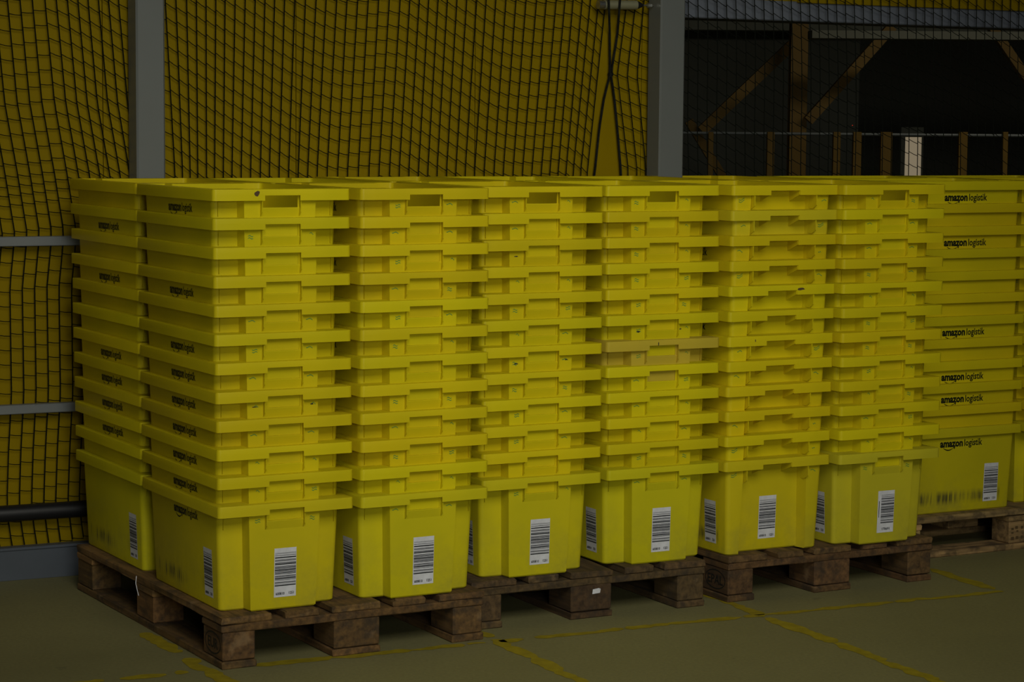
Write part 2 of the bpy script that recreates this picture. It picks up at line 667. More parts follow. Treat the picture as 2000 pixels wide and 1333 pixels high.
def mark_mesh(seed, back=False, which=0):
    r = random.Random(seed)
    fn = on_back_end if back else on_front
    g = G()
    if back:
        spots = [(0.050, 0.247)]
        fn = lambda x, z, off: (x - 0.2, 0.582 - 0.3 - 0.011 * (1 - z / H) + off, z)
        spots = [(0.050, 0.247), (0.350, 0.249)]
    else:
        spots = [(0.117, 0.249), (0.285, 0.249)]
    for cx, cz in spots[which:which + 1]:
        cx += r.uniform(-0.006, 0.006); cz += r.uniform(-0.006, 0.006)
        L = r.uniform(0.010, 0.022)
        a = r.uniform(-0.25, 0.25)
        for row in range(r.choice([1, 1, 2])):
            n = 5
            t = 0.0011
            top, bot = [], []
            for i in range(n + 1):
                q = i / n - 0.5
                x = cx + q * L
                z = cz - row * 0.006 + q * L * a + 0.0022 * math.sin(6 * q + seed)
                top.append(fn(x, z + t, 0.0008)); bot.append(fn(x, z - t, 0.0008))
            g.add(top + bot, [(i, n + 1 + i, n + 2 + i, i + 1) for i in range(n)])
    me = bpy.data.meshes.new('marker_stroke')
    me.from_pydata(g.v, [], g.f)
    me.materials.append(M['green'])
    return me


# ------------------------------------------------------------------ structure
FA = Vector((-1.51835, 7.14342, 0))
FAL = math.radians(26)


def fence_obj(g, name, mat, parent=None, smooth=None):
    "geometry in fence coordinates: x along the wall, y away from the camera, z up"
    o = g.obj(name, mat, parent, smooth)
    if parent is None:
        o.location = FA
        o.rotation_euler = (0, 0, FAL)
    return o


g = G()
g.box((-9, -6, -0.1), (16, 34, 0.0))
floor = g.obj('floor', M['floor'])
floor['kind'] = 'structure'
floor['label'] = 'beige coated concrete floor with worn yellow bay lines'


def stripe(p, q, w, name='painted_line', wob=0.006, seed=0):
    r = random.Random(seed)
    p = Vector((*p, 0.0008)); q = Vector((*q, 0.0008))
    d = q - p
    n = max(3, int(d.length / 0.018))
    u = d.normalized()
    nn = Vector((-u.y, u.x, 0))
    L, R = [], []
    e1 = e2 = 0
    for i in range(n + 1):
        e1 = 0.6 * e1 + r.uniform(-wob, wob)
        e2 = 0.6 * e2 + r.uniform(-wob, wob)
        if r.random() < 0.06:
            e1 -= w * 0.3
        if r.random() < 0.06:
            e2 -= w * 0.3
        endk = 1.0 if 0 < i < n else 0.45
        c = p + d * (i / n) + u * r.uniform(-0.003, 0.003)
        L.append(c + nn * max(0.002, (w / 2 + e1)) * endk); R.append(c - nn * max(0.002, (w / 2 + e2)) * endk)
    g = G()
    g.add(L + R, [(i, i + 1, n + 2 + i, n + 1 + i) for i in range(n)][:0] + [(n + 1 + i, n + 2 + i, i + 1, i) for i in range(n)])
    return g.obj(name, M['paint'], floor)


rowl = lambda t: (-1.02 + t * math.cos(math.radians(25.5)), 5.838 + t * math.sin(math.radians(25.5)))
for k, (a, b) in enumerate([(-0.9, -0.05), (-0.005, 0.118), (0.142, 0.178), (0.37, 0.99), (1.0, 1.055), (1.10, 1.17), (1.215, 1.50), (1.505, 1.90), (1.91, 2.45), (2.46, 2.87)]):
    stripe(rowl(a), rowl(b), 0.040, seed=k + 3)
for k, (p, q) in enumerate([((-1.052, 6.385), (-0.918, 6.14)), ((-0.885, 6.075), (-0.70, 5.735)), ((-0.110, 6.47), (-0.052, 6.36)), ((-0.045, 6.335), (0.31, 5.60)),
                            ((0.60, 7.01), (0.758, 6.69)), ((0.775, 6.65), (0.93, 6.33)), ((0.932, 6.325), (1.24, 5.68)), ((1.400, 7.43), (1.550, 7.10))]):
    stripe(p, q, 0.048, seed=k + 40)

wall = empty('wall_back', FA, FAL)
wall['kind'] = 'structure'
wall['label'] = 'ochre yellow sheet wall behind the black safety net'
OPEN = 2.36
WY = 0.062
g = G()
g.box((-3.1, WY + 0.012, 0), (OPEN, WY + 0.05, 3.6))
g.box((OPEN, WY + 0.012, 1.935), (7.5, WY + 0.05, 3.6))
g.obj('backing', M['wall_yellow'], wall)
x = 0.246 - 0.662 * 5
while x < OPEN - 0.02:
    x1 = min(x + 0.660, OPEN)
    g = G(); g.box((x, WY, 0.0), (x1, WY + 0.013, 3.6), 0.0015)
    g.obj('wall_panel', M['wall_yellow'], wall)
    x += 0.662
while x < 7.3:
    g = G(); g.box((max(x, OPEN), WY, 1.93), (x + 0.660, WY + 0.013, 3.6), 0.0015)
    g.obj('wall_panel', M['wall_yellow'], wall)
    x += 0.662

POSTS = [(0.322, 0.417, 'grey square steel post at the left, rising behind the yellow totes'),
         (2.241, 2.342, 'grey square steel post in the middle, between ochre wall and dark hall'),
         (4.56, 4.66, 'grey square steel post at the far right of the dark opening')]
for a, b, lab in POSTS:
    e = empty('fence_post', FA + Vector((math.cos(FAL), math.sin(FAL), 0)) * ((a + b) / 2), FAL)
    w = (b - a) / 2
    gg = G(); gg.box((-w, -0.055, 0.008), (w, 0.040, 3.5), 0.006)
    gg.obj('square_tube', M['steel_grey'], e)
    gg = G(); gg.box((-0.09, -0.095, 0.0), (0.09, 0.041, 0.008), 0.002)
    gg.obj('foot_plate', M['steel_grey'], e)
    tag(e, lab, 'post', 'grey fence posts')
for z0, z1, nm in ((1.071, 1.101, 'upper grey flat rail of the barrier left of the tote stacks'), (0.536, 0.565, 'middle grey flat rail of the barrier left of the tote stacks')):
    g = G(); g.box((-1.6, 0.0, z0), (0.320, 0.034, z1), 0.002)
    g.box((0.419, 0.0, z0), (2.239, 0.034, z1), 0.002)
    tag(fence_obj(g, 'barrier_rail', M['rail_grey']), nm, 'rail', 'flat barrier rails')
g = G()
g.tube([(-1.6, 0.012, 0.216), (0.320, 0.012, 0.216)], 0.027, 12)
g.tube([(0.419, 0.012, 0.216), (2.239, 0.012, 0.216)], 0.027, 12)
tag(fence_obj(g, 'black_pipe', M['black'], smooth=50), 'thick black round pipe running low between rail and kick plate', 'pipe')
g = G()
for a, b in ((-1.6, 0.235), (0.51, 2.14)):
    g.box((a, 0.0, 0.0), (b, 0.012, 0.106), 0.001)
    g.box((a, -0.006, 0.098), (b, 0.034, 0.107), 0.001)
tag(fence_obj(g, 'kick_plate', M['kick']), 'blue-grey steel kick plate along the floor below the net', 'kick plate')


# nets ------------------------------------------------------------
def interp(tab, x):
    if x <= tab[0][0]:
        return tab[0][1]
    for (a, u), (b, v) in zip(tab, tab[1:]):
        if x <= b:
            return u + (v - u) * (x - a) / (b - a)
    return tab[-1][1]


def build_net(g, S, Z, nom, zlo, zhi, y=0.045, rv=0.0020, rh=0.0013, knot=0.0045, dy=None):
    "S[j](z) strand position, Z(j, z_nominal) height of row at strand j"
    ns = len(S)
    for j in range(ns):
        pts = []
        for zn in nom:
            z = Z(j, zn)
            if z < zlo - 0.03 or z > zhi + 0.03:
                continue
            pts.append((S[j](z), y + (dy(j, z) if dy else 0), min(max(z, zlo), zhi)))
        if len(pts) > 1:
            g.tube(pts, rv, 4, False)
    for zn in nom:
        for j in range(ns - 1):
            za, zb = Z(j, zn), Z(j + 1, zn)
            if min(za, zb) < zlo or max(za, zb) > zhi:
                continue
            za += knot; zb -= knot
            a = Vector((S[j](za), y, za)); b = Vector((S[j + 1](zb), y, zb))
            mid = (a + b) / 2 + Vector((0, 0, -0.0012))
            g.tube([a, mid, b], rh, 4, False)


MID = [(0.447, 0.479), (0.484, 0.505), (0.521, 0.531), (0.555, 0.557), (0.588, 0.587), (0.622, 0.615), (0.654, 0.645), (0.689, 0.675), (0.724, 0.707), (0.759, 0.74), (0.793, 0.774), (0.827, 0.806), (0.862, 0.84), (0.898, 0.874), (0.936, 0.908), (0.974, 0.942), (1.01, 0.976), (1.048, 1.012), (1.085, 1.05), (1.124, 1.086), (1.162, 1.125), (1.2, 1.164), (1.239, 1.201), (1.279, 1.24), (1.315, 1.276), (1.35, 1.312), (1.385, 1.348), (1.42, 1.383), (1.455, 1.418), (1.491, 1.454), (1.528, 1.489), (1.566, 1.525), (1.602, 1.561), (1.639, 1.598), (1.678, 1.636), (1.717, 1.672), (1.756, 1.71), (1.797, 1.747), (1.835, 1.784), (1.874, 1.821), (1.909, 1.855), (1.941, 1.888), (1.977, 1.919), (2.01, 1.948), (2.043, 1.978), (2.071, 2.005)]
MDROP = [28] * 13 + [22, 20, 18, 15, 8, -3, -8, -14, -12, 2, 15, 24] + [28] * 7 + [25, 20, 12, 6, 2, -4, -8, -10, -6, 15, 25, 30, 32, 36]
APATH = [(0.10, 0.009), (0.185, -0.002), (0.244, -0.006), (0.41, 0.001), (0.592, 0.013), (0.938, 0.012), (1.107, 0.030), (1.306, 0.0), (1.524, -0.037), (1.844, -0.064), (2.4, -0.09)]
S, DH, DL = [], [], []
dh, dl = 0.0, 0.0
adrop = {0: -12, 1: -20, 2: -20, 3: 12, 4: 20, 5: 28}
OFFS = [0, .040, .079, .1195, .156, .192, .226, .259, .293, .326, .359]
for j in range(-30, 11):
    S.append((lambda a: (lambda z: interp(APATH, z) + a))(j * 0.0398 if j < 0 else OFFS[j]))
    DH.append(dh); DL.append(dl)
    dh += (adrop.get(j, -6 if j < 0 else 30)) * 0.00041
    dl -= 0.0048
for q in range(2):
    t = (q + 1) / 3
    S.append((lambda t: (lambda z: (interp(APATH, z) + 0.359) * (1 - t) + t * (0.479 + (z - 1.304) * (0.447 - 0.479) / 0.61)))(t))
    DH.append(dh); DL.append(dl)
    dh += 0.0125; dl += 0.0125
for i, (a, b) in enumerate(MID):
    S.append((lambda a, b: (lambda z: b + (max(z, 1.304) - 1.304) * (a - b) / 0.61))(a, b))
    DH.append(dh); DL.append(dl)
    st = (MDROP[i] if i < len(MDROP) else 30) * 0.000457
    dh += st; dl += st
EDGE_L = [(1.10, 2.000), (1.304, 2.034), (1.459, 2.050), (1.569, 2.068), (1.651, 2.091), (1.805, 2.087), (1.913, 2.083), (2.6, 2.060)]
EDGE_R = [(1.10, 2.150), (1.304, 2.140), (1.46, 2.123), (1.569, 2.109), (1.651, 2.094), (1.787, 2.118), (1.914, 2.129), (2.6, 2.17)]
# strands stop at the edge rope
for j in range(len(S)):
    S[j] = (lambda f: (lambda z: min(f(z), interp(EDGE_L, z) - 0.001)))(S[j])


def Zf(j, zn):
    w = min(1, max(0, (zn - 1.0) / 0.25))
    w = w * w * (3 - 2 * w)
    return zn - (DH[j] * w + DL[j] * (1 - w)) + 0.02


PZ = 0.0466
nom = [-0.3 + PZ * k for k in range(80)]
rope_y = lambda z: 0.043 - 0.066 * min(1, max(0, (z - 1.80) / 0.06))
net1 = empty('safety_net', FA, FAL)
g = G()
build_net(g, S, Zf, nom, 0.105, 2.7)
o = g.obj('netting', M['net'], net1); o['kind'] = 'stuff'
g = G(); g.tube([(interp(EDGE_L, z) + (rope_y(z) - 0.043) * 0.56, rope_y(z), z) for z in [1.12 + 0.04 * k for k in range(40)]], 0.0046, 6)
g.obj('edge_rope', M['rope'], net1, 60)
tag(net1, 'black knotted safety net hanging in front of the ochre wall, left of its slit', 'net', 'black safety nets')

net2 = empty('safety_net', FA, FAL)
RS = [[(1.313, 2.171), (1.651, 2.122), (1.915, 2.158), (2.6, 2.20)], [(1.313, 2.207), (1.652, 2.162), (1.917, 2.194), (2.6, 2.235)], [(1.313, 2.244), (1.653, 2.202), (1.918, 2.227), (2.6, 2.262)]]
S2 = [lambda z: interp(EDGE_R, z)] + [(lambda t: (lambda z: interp(t, z)))(t) for t in RS]
xx = 2.285
D2 = [0, 0.004, 0.010, 0.017]
while xx < 4.5:
    S2.append((lambda a: (lambda z: a - 0.030 * (z - 1.9) * -1 * -1 + 0.004 * math.sin(7 * z + 3 * a)))(xx))
    k = 0.007 + 0.0075 * (0.5 + 0.5 * math.sin(xx * 5.0 + 1.0))
    D2.append(D2[-1] + k)
    xx += 0.0405
g = G()
build_net(g, S2, lambda j, zn: zn - D2[j], [1.0 + PZ * k for k in range(48)], 1.12, 2.7)
o = g.obj('netting', M['net'], net2); o['kind'] = 'stuff'
g = G(); g.tube([(interp(EDGE_R, z) + (rope_y(z) - 0.043) * 0.56, rope_y(z), z) for z in [1.12 + 0.04 * k for k in range(40)]], 0.0046, 6)
g.obj('edge_rope', M['rope'], net2, 60)
tag(net2, 'black safety net from the slit across the dark hall opening', 'net', 'black safety nets')

g = G()
g.tube([(2.084, 0.042, 1.651), (2.101, 0.042, 1.651)], 0.0065, 8)
g.tube([(2.091, 0.042, 1.642), (2.091, 0.042, 1.660)], 0.005, 8)
tag(fence_obj(g, 'cable_tie', M['rope'], smooth=40), 'small dark tie pinching the two net edge ropes together', 'tie')

ten = empty('wire_tensioner', FA, FAL)
z = 1.893
g = G(); g.tube([(2.040, 0.0, z), (2.170, 0.0, z + 0.003)], 0.0165, 14)
g.obj('barrel', M['zinc'], ten, 40)
g = G(); g.tube([(2.016, 0.0, z), (2.040, 0.0, z)], 0.0155, 14)
g.obj('end_cap', M['chrome'], ten, 40)
g = G(); g.tube([(2.170, 0.0, z + 0.003), (2.180, 0.0, z + 0.003), (2.198, 0.0, z + 0.003)], [0.014, 0.013, 0.004], 12)
g.obj('cone', M['black'], ten, 40)
g = G(); g.tube([(2.198, 0.0, z + 0.003), (2.22, 0.0, z + 0.003), (2.240, 0.0, z + 0.003)], 0.0028, 8)
g.obj('rod', M['chrome'], ten, 40)
g = G(); g.tube([(2.214, 0.0, z + 0.003), (2.231, 0.0, z + 0.003)], 0.0085, 6)
g.obj('nut', M['chrome'], ten)
tag(ten, 'small metal wire tensioner joined to the middle post above the net slit', 'tensioner')

# ------------------------------------------------------------------ hall behind the opening
g = G()
g.box((OPEN, 0.075, 1.862), (7.5, 0.24, 1.945), 0.004)
tag(fence_obj(g, 'steel_beam', M['beam']), 'blue-grey steel beam below the yellow strip above the dark opening', 'beam')
hall = G()
pl = sight(1120, 300, 17.5); pr = sight(1675, 300, 17.5)
g = G(); g.box((pl.x, 17.5, 0), (pr.x, 17.7, 6.0))
w = g.obj('wall_hall_left', M['hall_grey']); w['kind'] = 'structure'; w['label'] = 'dim grey concrete wall at the back of the dark hall'
g = G(); g.box((pr.x - 3, 24.0, 0), (16, 24.2, 6.0))
w = g.obj('wall_hall_back', M['hall_dark']); w['kind'] = 'structure'; w['label'] = 'almost black cladding wall far behind the hall railing'
g = G(); g.box((15.8, 13.0, 0), (16.0, 24.0, 6.0))
w = g.obj('wall_hall_right', M['hall_dark']); w['kind'] = 'structure'; w['label'] = 'dark side wall of the hall beyond the opening'
g = G()
a = FA + Vector((math.cos(FAL), math.sin(FAL), 0)) * 1.6 + Vector((-math.sin(FAL), math.cos(FAL), 0)) * 0.15
g.box((a.x - 0.1, a.y, 0), (a.x, 24.0, 6.0))
w = g.obj('wall_hall_side', M['hall_dark']); w['kind'] = 'structure'; w['label'] = 'dark inner wall of the hall behind the ochre sheet wall'
g = G()
c0 = FA + Vector((math.cos(FAL), math.sin(FAL), 0)) * 1.5 + Vector((-math.sin(FAL), math.cos(FAL), 0)) * 0.12
c1 = FA + Vector((math.cos(FAL), math.sin(FAL), 0)) * 20 + Vector((-math.sin(FAL), math.cos(FAL), 0)) * 0.12
vs = [(c0.x, c0.y, 3.4), (c1.x, c1.y, 3.4), (c1.x, 24.2, 3.4), (c0.x, 24.2, 3.4)]
vs += [(x, y, 3.6) for x, y, _ in vs]
g.add(vs, [(0, 3, 2, 1), (4, 5, 6, 7), (0, 1, 5, 4), (1, 2, 6, 5), (2, 3, 7, 6), (3, 0, 4, 7)])
w = g.obj('ceiling', M['hall_dark']); w['kind'] = 'structure'; w['label'] = 'low dark ceiling of the hall behind the opening'


def bar(p, q, w, t, mat, name, parent=None):
    "rectangular bar from p to q, w wide across the view, t thick in depth"
    p = Vector(p); q = Vector(q)
    d = (q - p).normalized()
    a = d.cross(Vector((0, 1, 0))).normalized() * (w / 2)
    b = Vector((0, 1, 0)) * (t / 2)
    vs = [p - a - b, p + a - b, p + a + b, p - a + b, q - a - b, q + a - b, q + a + b, q - a + b]
    g = G(); g.add(vs, [(0, 3, 2, 1), (4, 5, 6, 7), (0, 1, 5, 4), (1, 2, 6, 5), (2, 3, 7, 6), (3, 0, 4, 7)])
    o = g.obj(name, mat, parent)
    bm = bmesh.new(); bm.from_mesh(o.data); bmesh.ops.recalc_face_normals(bm, faces=bm.faces[:]); bm.to_mesh(o.data); bm.free()
    return o


s14 = 14.0 / CAM_F
zt = sight(1560, 24, 14).z
p = sight(1561, 24, 14)
colm = empty('steel_column', (p.x, 14, 0))
g = G(); g.box((-0.052, -0.06, 0.0), (0.052, -0.048, 3.4), 0.001); g.obj('front_flange', M['yellow_steel'], colm)
g = G(); g.box((-0.004, -0.048, 0.0), (0.004, 0.05, 3.4)); g.obj('web', M['yellow_steel'], colm)
g = G(); g.box((-0.052, 0.05, 0.0), (0.052, 0.062, 3.4), 0.001); g.obj('back_flange', M['yellow_steel'], colm)
tag(colm, 'dark yellow upright steel column inside the dark hall', 'column')
for (x0, y0, x1, y1, Y, wpx, lab) in [(1370, 256, 1546, 88, 14.3, 20, 'dark yellow diagonal brace leaning up to the left face of the hall column'),
                                      (1578, 236, 1742, 52, 13.9, 19, 'brighter yellow diagonal brace rising right from the hall column'),
                                      (1936, 52, 2030, 190, 14.2, 16, 'yellow diagonal brace falling to the right edge of the opening'),
                                      (1345, 236, 1420, 360, 14.6, 16, 'short dim yellow brace low beside the middle post')]:
    tag(bar(sight(x0, y0, Y), sight(x1, y1, Y), wpx * Y / CAM_F, 0.08, M['yellow_steel'], 'diagonal_brace'), lab, 'brace', 'hall braces')
p0 = sight(1582, 68, 13.2); p1 = sight(2080, 68, 13.2)
tag(bar((p0.x, 13.2, p0.z), (p1.x + 1, 13.2, p0.z), 0.045, 0.2, M['hall_dark'], 'cross_beam'), 'black horizontal beam across the top of the dark hall', 'beam')
p0 = sight(1180, 38, 17.2); p1 = sight(2080, 38, 17.2)
tag(bar((p0.x, 17.2, p0.z), (p1.x + 1, 17.2, p0.z + 0.0), 0.150, 0.2, M['hall_beam'], 'concrete_beam'), 'wide dim grey beam just under the blue-grey steel beam', 'beam')
rail = empty('hall_railing', (0, 12, 0))
zr = sight(1600, 262, 12).z
g = G(); g.tube([(0.6, 0, zr), (5.5, 0, zr)], 0.008, 8); g.obj('handrail', M['steel_grey'], rail, 50)
for xa, xb in ((1498, 1512), (1627, 1641), (1666, 1682), (1720, 1742), (1872, 1889), (1958, 1968), (1383, 1393)):
    c = sight((xa + xb) / 2, 258, 12)
    hw = (xb - xa) / 2 * 12 / CAM_F
    g = G(); g.box((c.x - hw, -0.02, 0), (c.x + hw, 0.02, c.z), 0.002)
    g.obj('rail_post', M['yellow_steel'], rail)
tag(rail, 'thin grey hall handrail on narrow yellow posts', 'railing')
c = sight(1784, 268, 16); hw = 16 * 16 / CAM_F
win = empty('window_1', (c.x, 16, 0)); win['kind'] = 'structure'; win['label'] = 'narrow lit beige window strip glowing in the dark hall'
g = G(); g.box((-hw, 0, 0.9), (hw, 0.01, c.z)); g.obj('pane', M['pane'], win)
g = G()
g.box((-hw - 0.03, -0.01, 0.0), (-hw, 0.03, c.z + 0.07)); g.box((hw, -0.01, 0.0), (hw + 0.012, 0.03, c.z + 0.07)); g.box((-hw - 0.03, 0.0105, c.z - 0.4), (hw + 0.012, 0.03, c.z + 0.07)); g.box((-hw, -0.01, c.z), (hw, 0.0105, c.z + 0.07))
g.box((-hw, -0.01, 0.0), (hw, 0.03, 0.9))
g.obj('window_frame', M['hall_grey'], win)
p = sight(1665, 245, 13)
g = G(); g.tube([(p.x - 0.002, 13, p.z), (p.x + 0.002, 13, p.z)], 0.002, 8)
tag(g.obj('indicator_light', M['led']), 'tiny red indicator light glowing in the dark hall', 'light')
area('hall_fill_light', (3.2, 10.6, 3.1), (3.0, 17.0, 1.7), 2.0, 0.3, 14.0, (1.0, 0.95, 0.8))  # unseen fill light, added to brighten the hall's railing, beams and walls


# ------------------------------------------------------------------ pallets
def board_mesh(name, L, Wd, T, seed, along='y', worn=0.004):
    r = random.Random(seed)
    g = G()
    if along == 'y':
        g.box((0, 0, 0), (Wd, L, T), 0.003)
    else:
        g.box((0, 0, 0), (L, Wd, T), 0.003)
    me = bpy.data.meshes.new(name)
    me.from_pydata(g.v, [], g.f)
    bm = bmesh.new(); bm.from_mesh(me)
    ax = 1 if along == 'y' else 0
    nc = 8
    for k in range(1, nc):
        co = [0, 0, 0]; no = [0, 0, 0]; co[ax] = L * k / nc + r.uniform(-0.02, 0.02); no[ax] = 1
        bmesh.ops.bisect_plane(bm, geom=bm.verts[:] + bm.edges[:] + bm.faces[:], plane_co=co, plane_no=no)
    for v in bm.verts:
        for q in range(3):
            if q == ax:
                v.co[q] += r.uniform(-worn, worn) * 0.3 if (v.co[q] < 0.002 or v.co[q] > L - 0.002) else 0
            else:
                s_ = 0.5 * worn if q != 2 else 0.0
                v.co[q] += r.uniform(-s_, s_)
        if v.co[2] > T * 0.6 and (v.co[ax] < 0.004 or v.co[ax] > L - 0.004):
            v.co[2] -= r.uniform(0, worn * 0.8)
    bm.to_mesh(me); bm.free()
    me.materials.append(M['wood'])
    return me


DECK = [(0.0, 0.145), (0.186, 0.1), (0.3275, 0.145), (0.514, 0.1), (0.655, 0.145)]


def stamp(parent, text, cx, cy, cz, w):
    "burnt oval stamp on the -x face of a block, centre (cx,cy,cz)"
    g = G()
    n = 28
    for s0 in (1.0,):
        a, b = [], []
        for i in range(n):
            t = 2 * PI * i / n
            a.append((cx, cy - math.cos(t) * 0.056, cz + math.sin(t) * 0.031))
            b.append((cx, cy - math.cos(t) * 0.0525, cz + math.sin(t) * 0.0275))
        g.add(a + b, [(i, (i + 1) % n, n + (i + 1) % n, n + i) for i in range(n)])
    vs, fs = text_mesh(text, 0.015)
    g.add([(cx, cy + w / 2 - x * w, cz - 0.014 + y * 0.040) for x, y in vs], fs)
    return g.obj('burnt_stamp', M['burn'], parent)


def make_pallet(name, loc, rz, col, label, seed, stamps=()):
    e = empty(name, loc, rz)
    r = random.Random(seed)

    def vary(k=0.22):
        f = 1 + r.uniform(-k, k)
        return (col[0] * f, col[1] * f * (1 + r.uniform(-0.06, 0.06)), col[2] * f, 1)
    for i, (x, w) in enumerate([(0, 0.1), (0.3275, 0.145), (0.7, 0.1)]):
        o = link('bottom_board', board_mesh('bottom_board', 1.2, w, 0.0215, seed * 50 + i), e); o.location = (x, 0, 0); o.color = vary()
    blocks = {}
    for i, (x, w) in enumerate([(0, 0.1), (0.3275, 0.145), (0.7, 0.1)]):
        for j, y in enumerate((0, 0.5275, 1.055)):
            g = G()
            dx, dy = r.uniform(-0.004, 0.004), r.uniform(-0.004, 0.004)
            g.box((0.003, 0.003, 0), (w - 0.003, 0.142, 0.0775), 0.003)
            o = g.obj('block', M['wood'], e)
            o.location = (x + dx * 0.3, y + dy * 0.3, 0.022); o.color = vary(0.3)
            blocks[(i, j)] = o
    for j, y in enumerate((0, 0.5275, 1.055)):
        o = link('cross_board', board_mesh('cross_board', 0.8, 0.145, 0.0215, seed * 50 + 10 + j, 'x'), e); o.location = (0, y, 0.100); o.color = vary()
    for i, (x, w) in enumerate(DECK):
        o = link('deck_board', board_mesh('deck_board', 1.2, w, 0.0218, seed * 50 + 20 + i, worn=0.006), e); o.location = (x, 0, 0.122); o.color = vary()
    for (i, j, txt, w) in stamps:
        b = blocks[(i, j)]
        stamp(b, txt, 0.0022, 0.073, 0.040, w)
    tag(e, label, 'pallet', 'wooden pallets under the totes')
    return e, blocks


PAL = [(-0.7702, 5.9388, 0.5148), (-0.1088, 6.4421, 0.4855), (0.6745, 6.8601, 0.5034), (1.2779, 7.5286, 0.494)]
pal1, blk1 = make_pallet('wooden_pallet', (*PAL[0][:2], 0), PAL[0][2], (0.175, 0.102, 0.034), 'worn reddish-brown wooden pallet at the left front corner, nearest the camera', 1, [(0, 0, 'EUR', 0.07)])
pal2, blk2 = make_pallet('wooden_pallet', (*PAL[1][:2], 0), PAL[1][2], (0.105, 0.066, 0.028), 'dark brown wooden pallet second from left with a white paper scrap on its block', 2)
pal3, blk3 = make_pallet('wooden_pallet', (*PAL[2][:2], 0), PAL[2][2], (0.135, 0.078, 0.030), 'dark brown wooden pallet third from left with a round burnt stamp on its corner block', 3, [(0, 0, 'EPAL', 0.085)])
c, s = math.cos(PAL[3][2]), math.sin(PAL[3][2])
pal4, blk4 = make_pallet('wooden_pallet', (PAL[3][0] + 1.2 * c, PAL[3][1] + 1.2 * s, 0), PAL[3][2] + PI / 2, (0.42, 0.30, 0.13), 'pale light-wood pallet at the far right, set back from the others', 4)
# dark square prints on the middle block of the pale pallet (its face towards the viewer is -x)
g = G()
for (y, z, a, b) in [(0.128, 0.052, 0.011, 0.008), (0.110, 0.056, 0.012, 0.010), (0.128, 0.038, 0.010, 0.006), (0.106, 0.043, 0.009, 0.006), (0.127, 0.018, 0.014, 0.012), (0.107, 0.020, 0.012, 0.011), (0.085, 0.055, 0.010, 0.010), (0.085, 0.020, 0.010, 0.012), (0.065, 0.054, 0.011, 0.009), (0.065, 0.021, 0.010, 0.012), (0.045, 0.054, 0.010, 0.010), (0.045, 0.020, 0.011, 0.011)]:
    g.add([(0.0022, y + a / 2, z - b / 2), (0.0022, y - a / 2, z - b / 2), (0.0022, y - a / 2, z + b / 2), (0.0022, y + a / 2, z + b / 2)], [(0, 1, 2, 3)])
g.obj('burnt_stamp', M['brown'], blk4[(0, 1)])
g = G()
g.add([(0.075, 0.0015, 0.050), (0.101, 0.0010, 0.052), (0.103, 0.0005, 0.064), (0.096, -0.002, 0.067), (0.077, 0.0015, 0.064)], [(0, 1, 2, 3, 4)])
g.add([(0.075, 0.0024, 0.050), (0.101, 0.0020, 0.052), (0.103, 0.0018, 0.064), (0.096, 0.000, 0.067), (0.077, 0.0024, 0.064)], [(4, 3, 2, 1, 0)])
g.obj('paper_scrap', M['paper'], blk2[(1, 0)])
g = G()
g.tube([(-0.002, 0.655, 0.140), (-0.006, 0.650, 0.120), (-0.005, 0.640, 0.100), (-0.002, 0.638, 0.085)], 0.0012, 5)
thr = g.obj('loose_thread', M['paper'])
thr.location = (*PAL[0][:2], 0); thr.rotation_euler = (0, 0, PAL[0][2])
tag(thr, 'short white thread hanging on the left edge of the reddish-brown pallet', 'thread')

# ------------------------------------------------------------------ totes
BODY, RIM, RIBS = tote_meshes()
LOGO = make_logo()
MARKS = [[mark_mesh(k, False, w_) for k in range(4)] for w_ in (0, 1)]
BMARKS = [[mark_mesh(k + 20, True, w_) for k in range(4)] for w_ in (0, 1)]
LOGO_DY = 0.042
BASE = (0.70, 0.580, 0.008)


def make_tote():
    e = empty('storage_tote')
    link('body', BODY, e); link('rim', RIM, e); link('support_ribs', RIBS, e)
    return e


PROTO = make_tote()
proto_used = False
GROUP = 'nested yellow totes stacked on the pallets'
ORD = ['topmost', 'second from top', 'third from top', 'fourth from top', 'fifth from top', 'sixth from top', 'seventh from top', 'eighth from top', 'ninth from top', 'tenth from top', 'eleventh from top', 'bottom']


def place_tote(loc, rz, tilt, color, label, logo, bottom, seed, back_out=False, wide=False, show=True, other_side=False):
    global proto_used
    r = random.Random(seed)
    if not proto_used:
        root = PROTO; proto_used = True
        kids = list(PROTO.children)
    else:
        root = PROTO.copy(); COL.objects.link(root)
        kids = []
        for name, me in (('body', BODY), ('rim', RIM), ('support_ribs', RIBS)):
            k = bpy.data.objects.new(name, me); COL.objects.link(k); k.parent = root; kids.append(k)
    root.location = loc
    for k in kids:
        if k.name.startswith('support_ribs'):
            k['kind'] = 'stuff'
    root.rotation_euler = (tilt[0], tilt[1], rz)
    for k in kids:
        k.color = (*color, 1)
    if logo:
        lg = link('printed_logo', LOGO, root)
        if other_side:
            lg.rotation_euler = (0, 0, PI); lg.location = (0, LOGO_DY, 0)
    if show and r.random() < 0.8:
        for w_ in (0, 1):
            link('marker_stroke', (BMARKS if back_out else MARKS)[w_][r.randrange(4)], root)
    if bottom:
        kinds = ['side', 'back' if back_out else ('wide' if wide else 'front')]
        if back_out:
            kinds = ['back', 'sideflip']
        if other_side and not back_out:
            kinds = ['sideflip']
        for kd in kinds:
            if kd == 'sideflip':
                # the tote is turned round, so the label on view is on its other long side
                p_, b_, n_ = label_set('side', seed % 5)
                holder = link('barcode_label', p_, root)
                holder.rotation_euler = (0, 0, PI)
                holder.location = (0, 0.024, 0)
            else:
                p_, b_, n_ = label_set(kd, seed % 5)
                holder = link('barcode_label', p_, root)
            link('barcode', b_, holder); link('printed_number', n_, holder)
    tag(root, label, 'tote', GROUP)
    return root


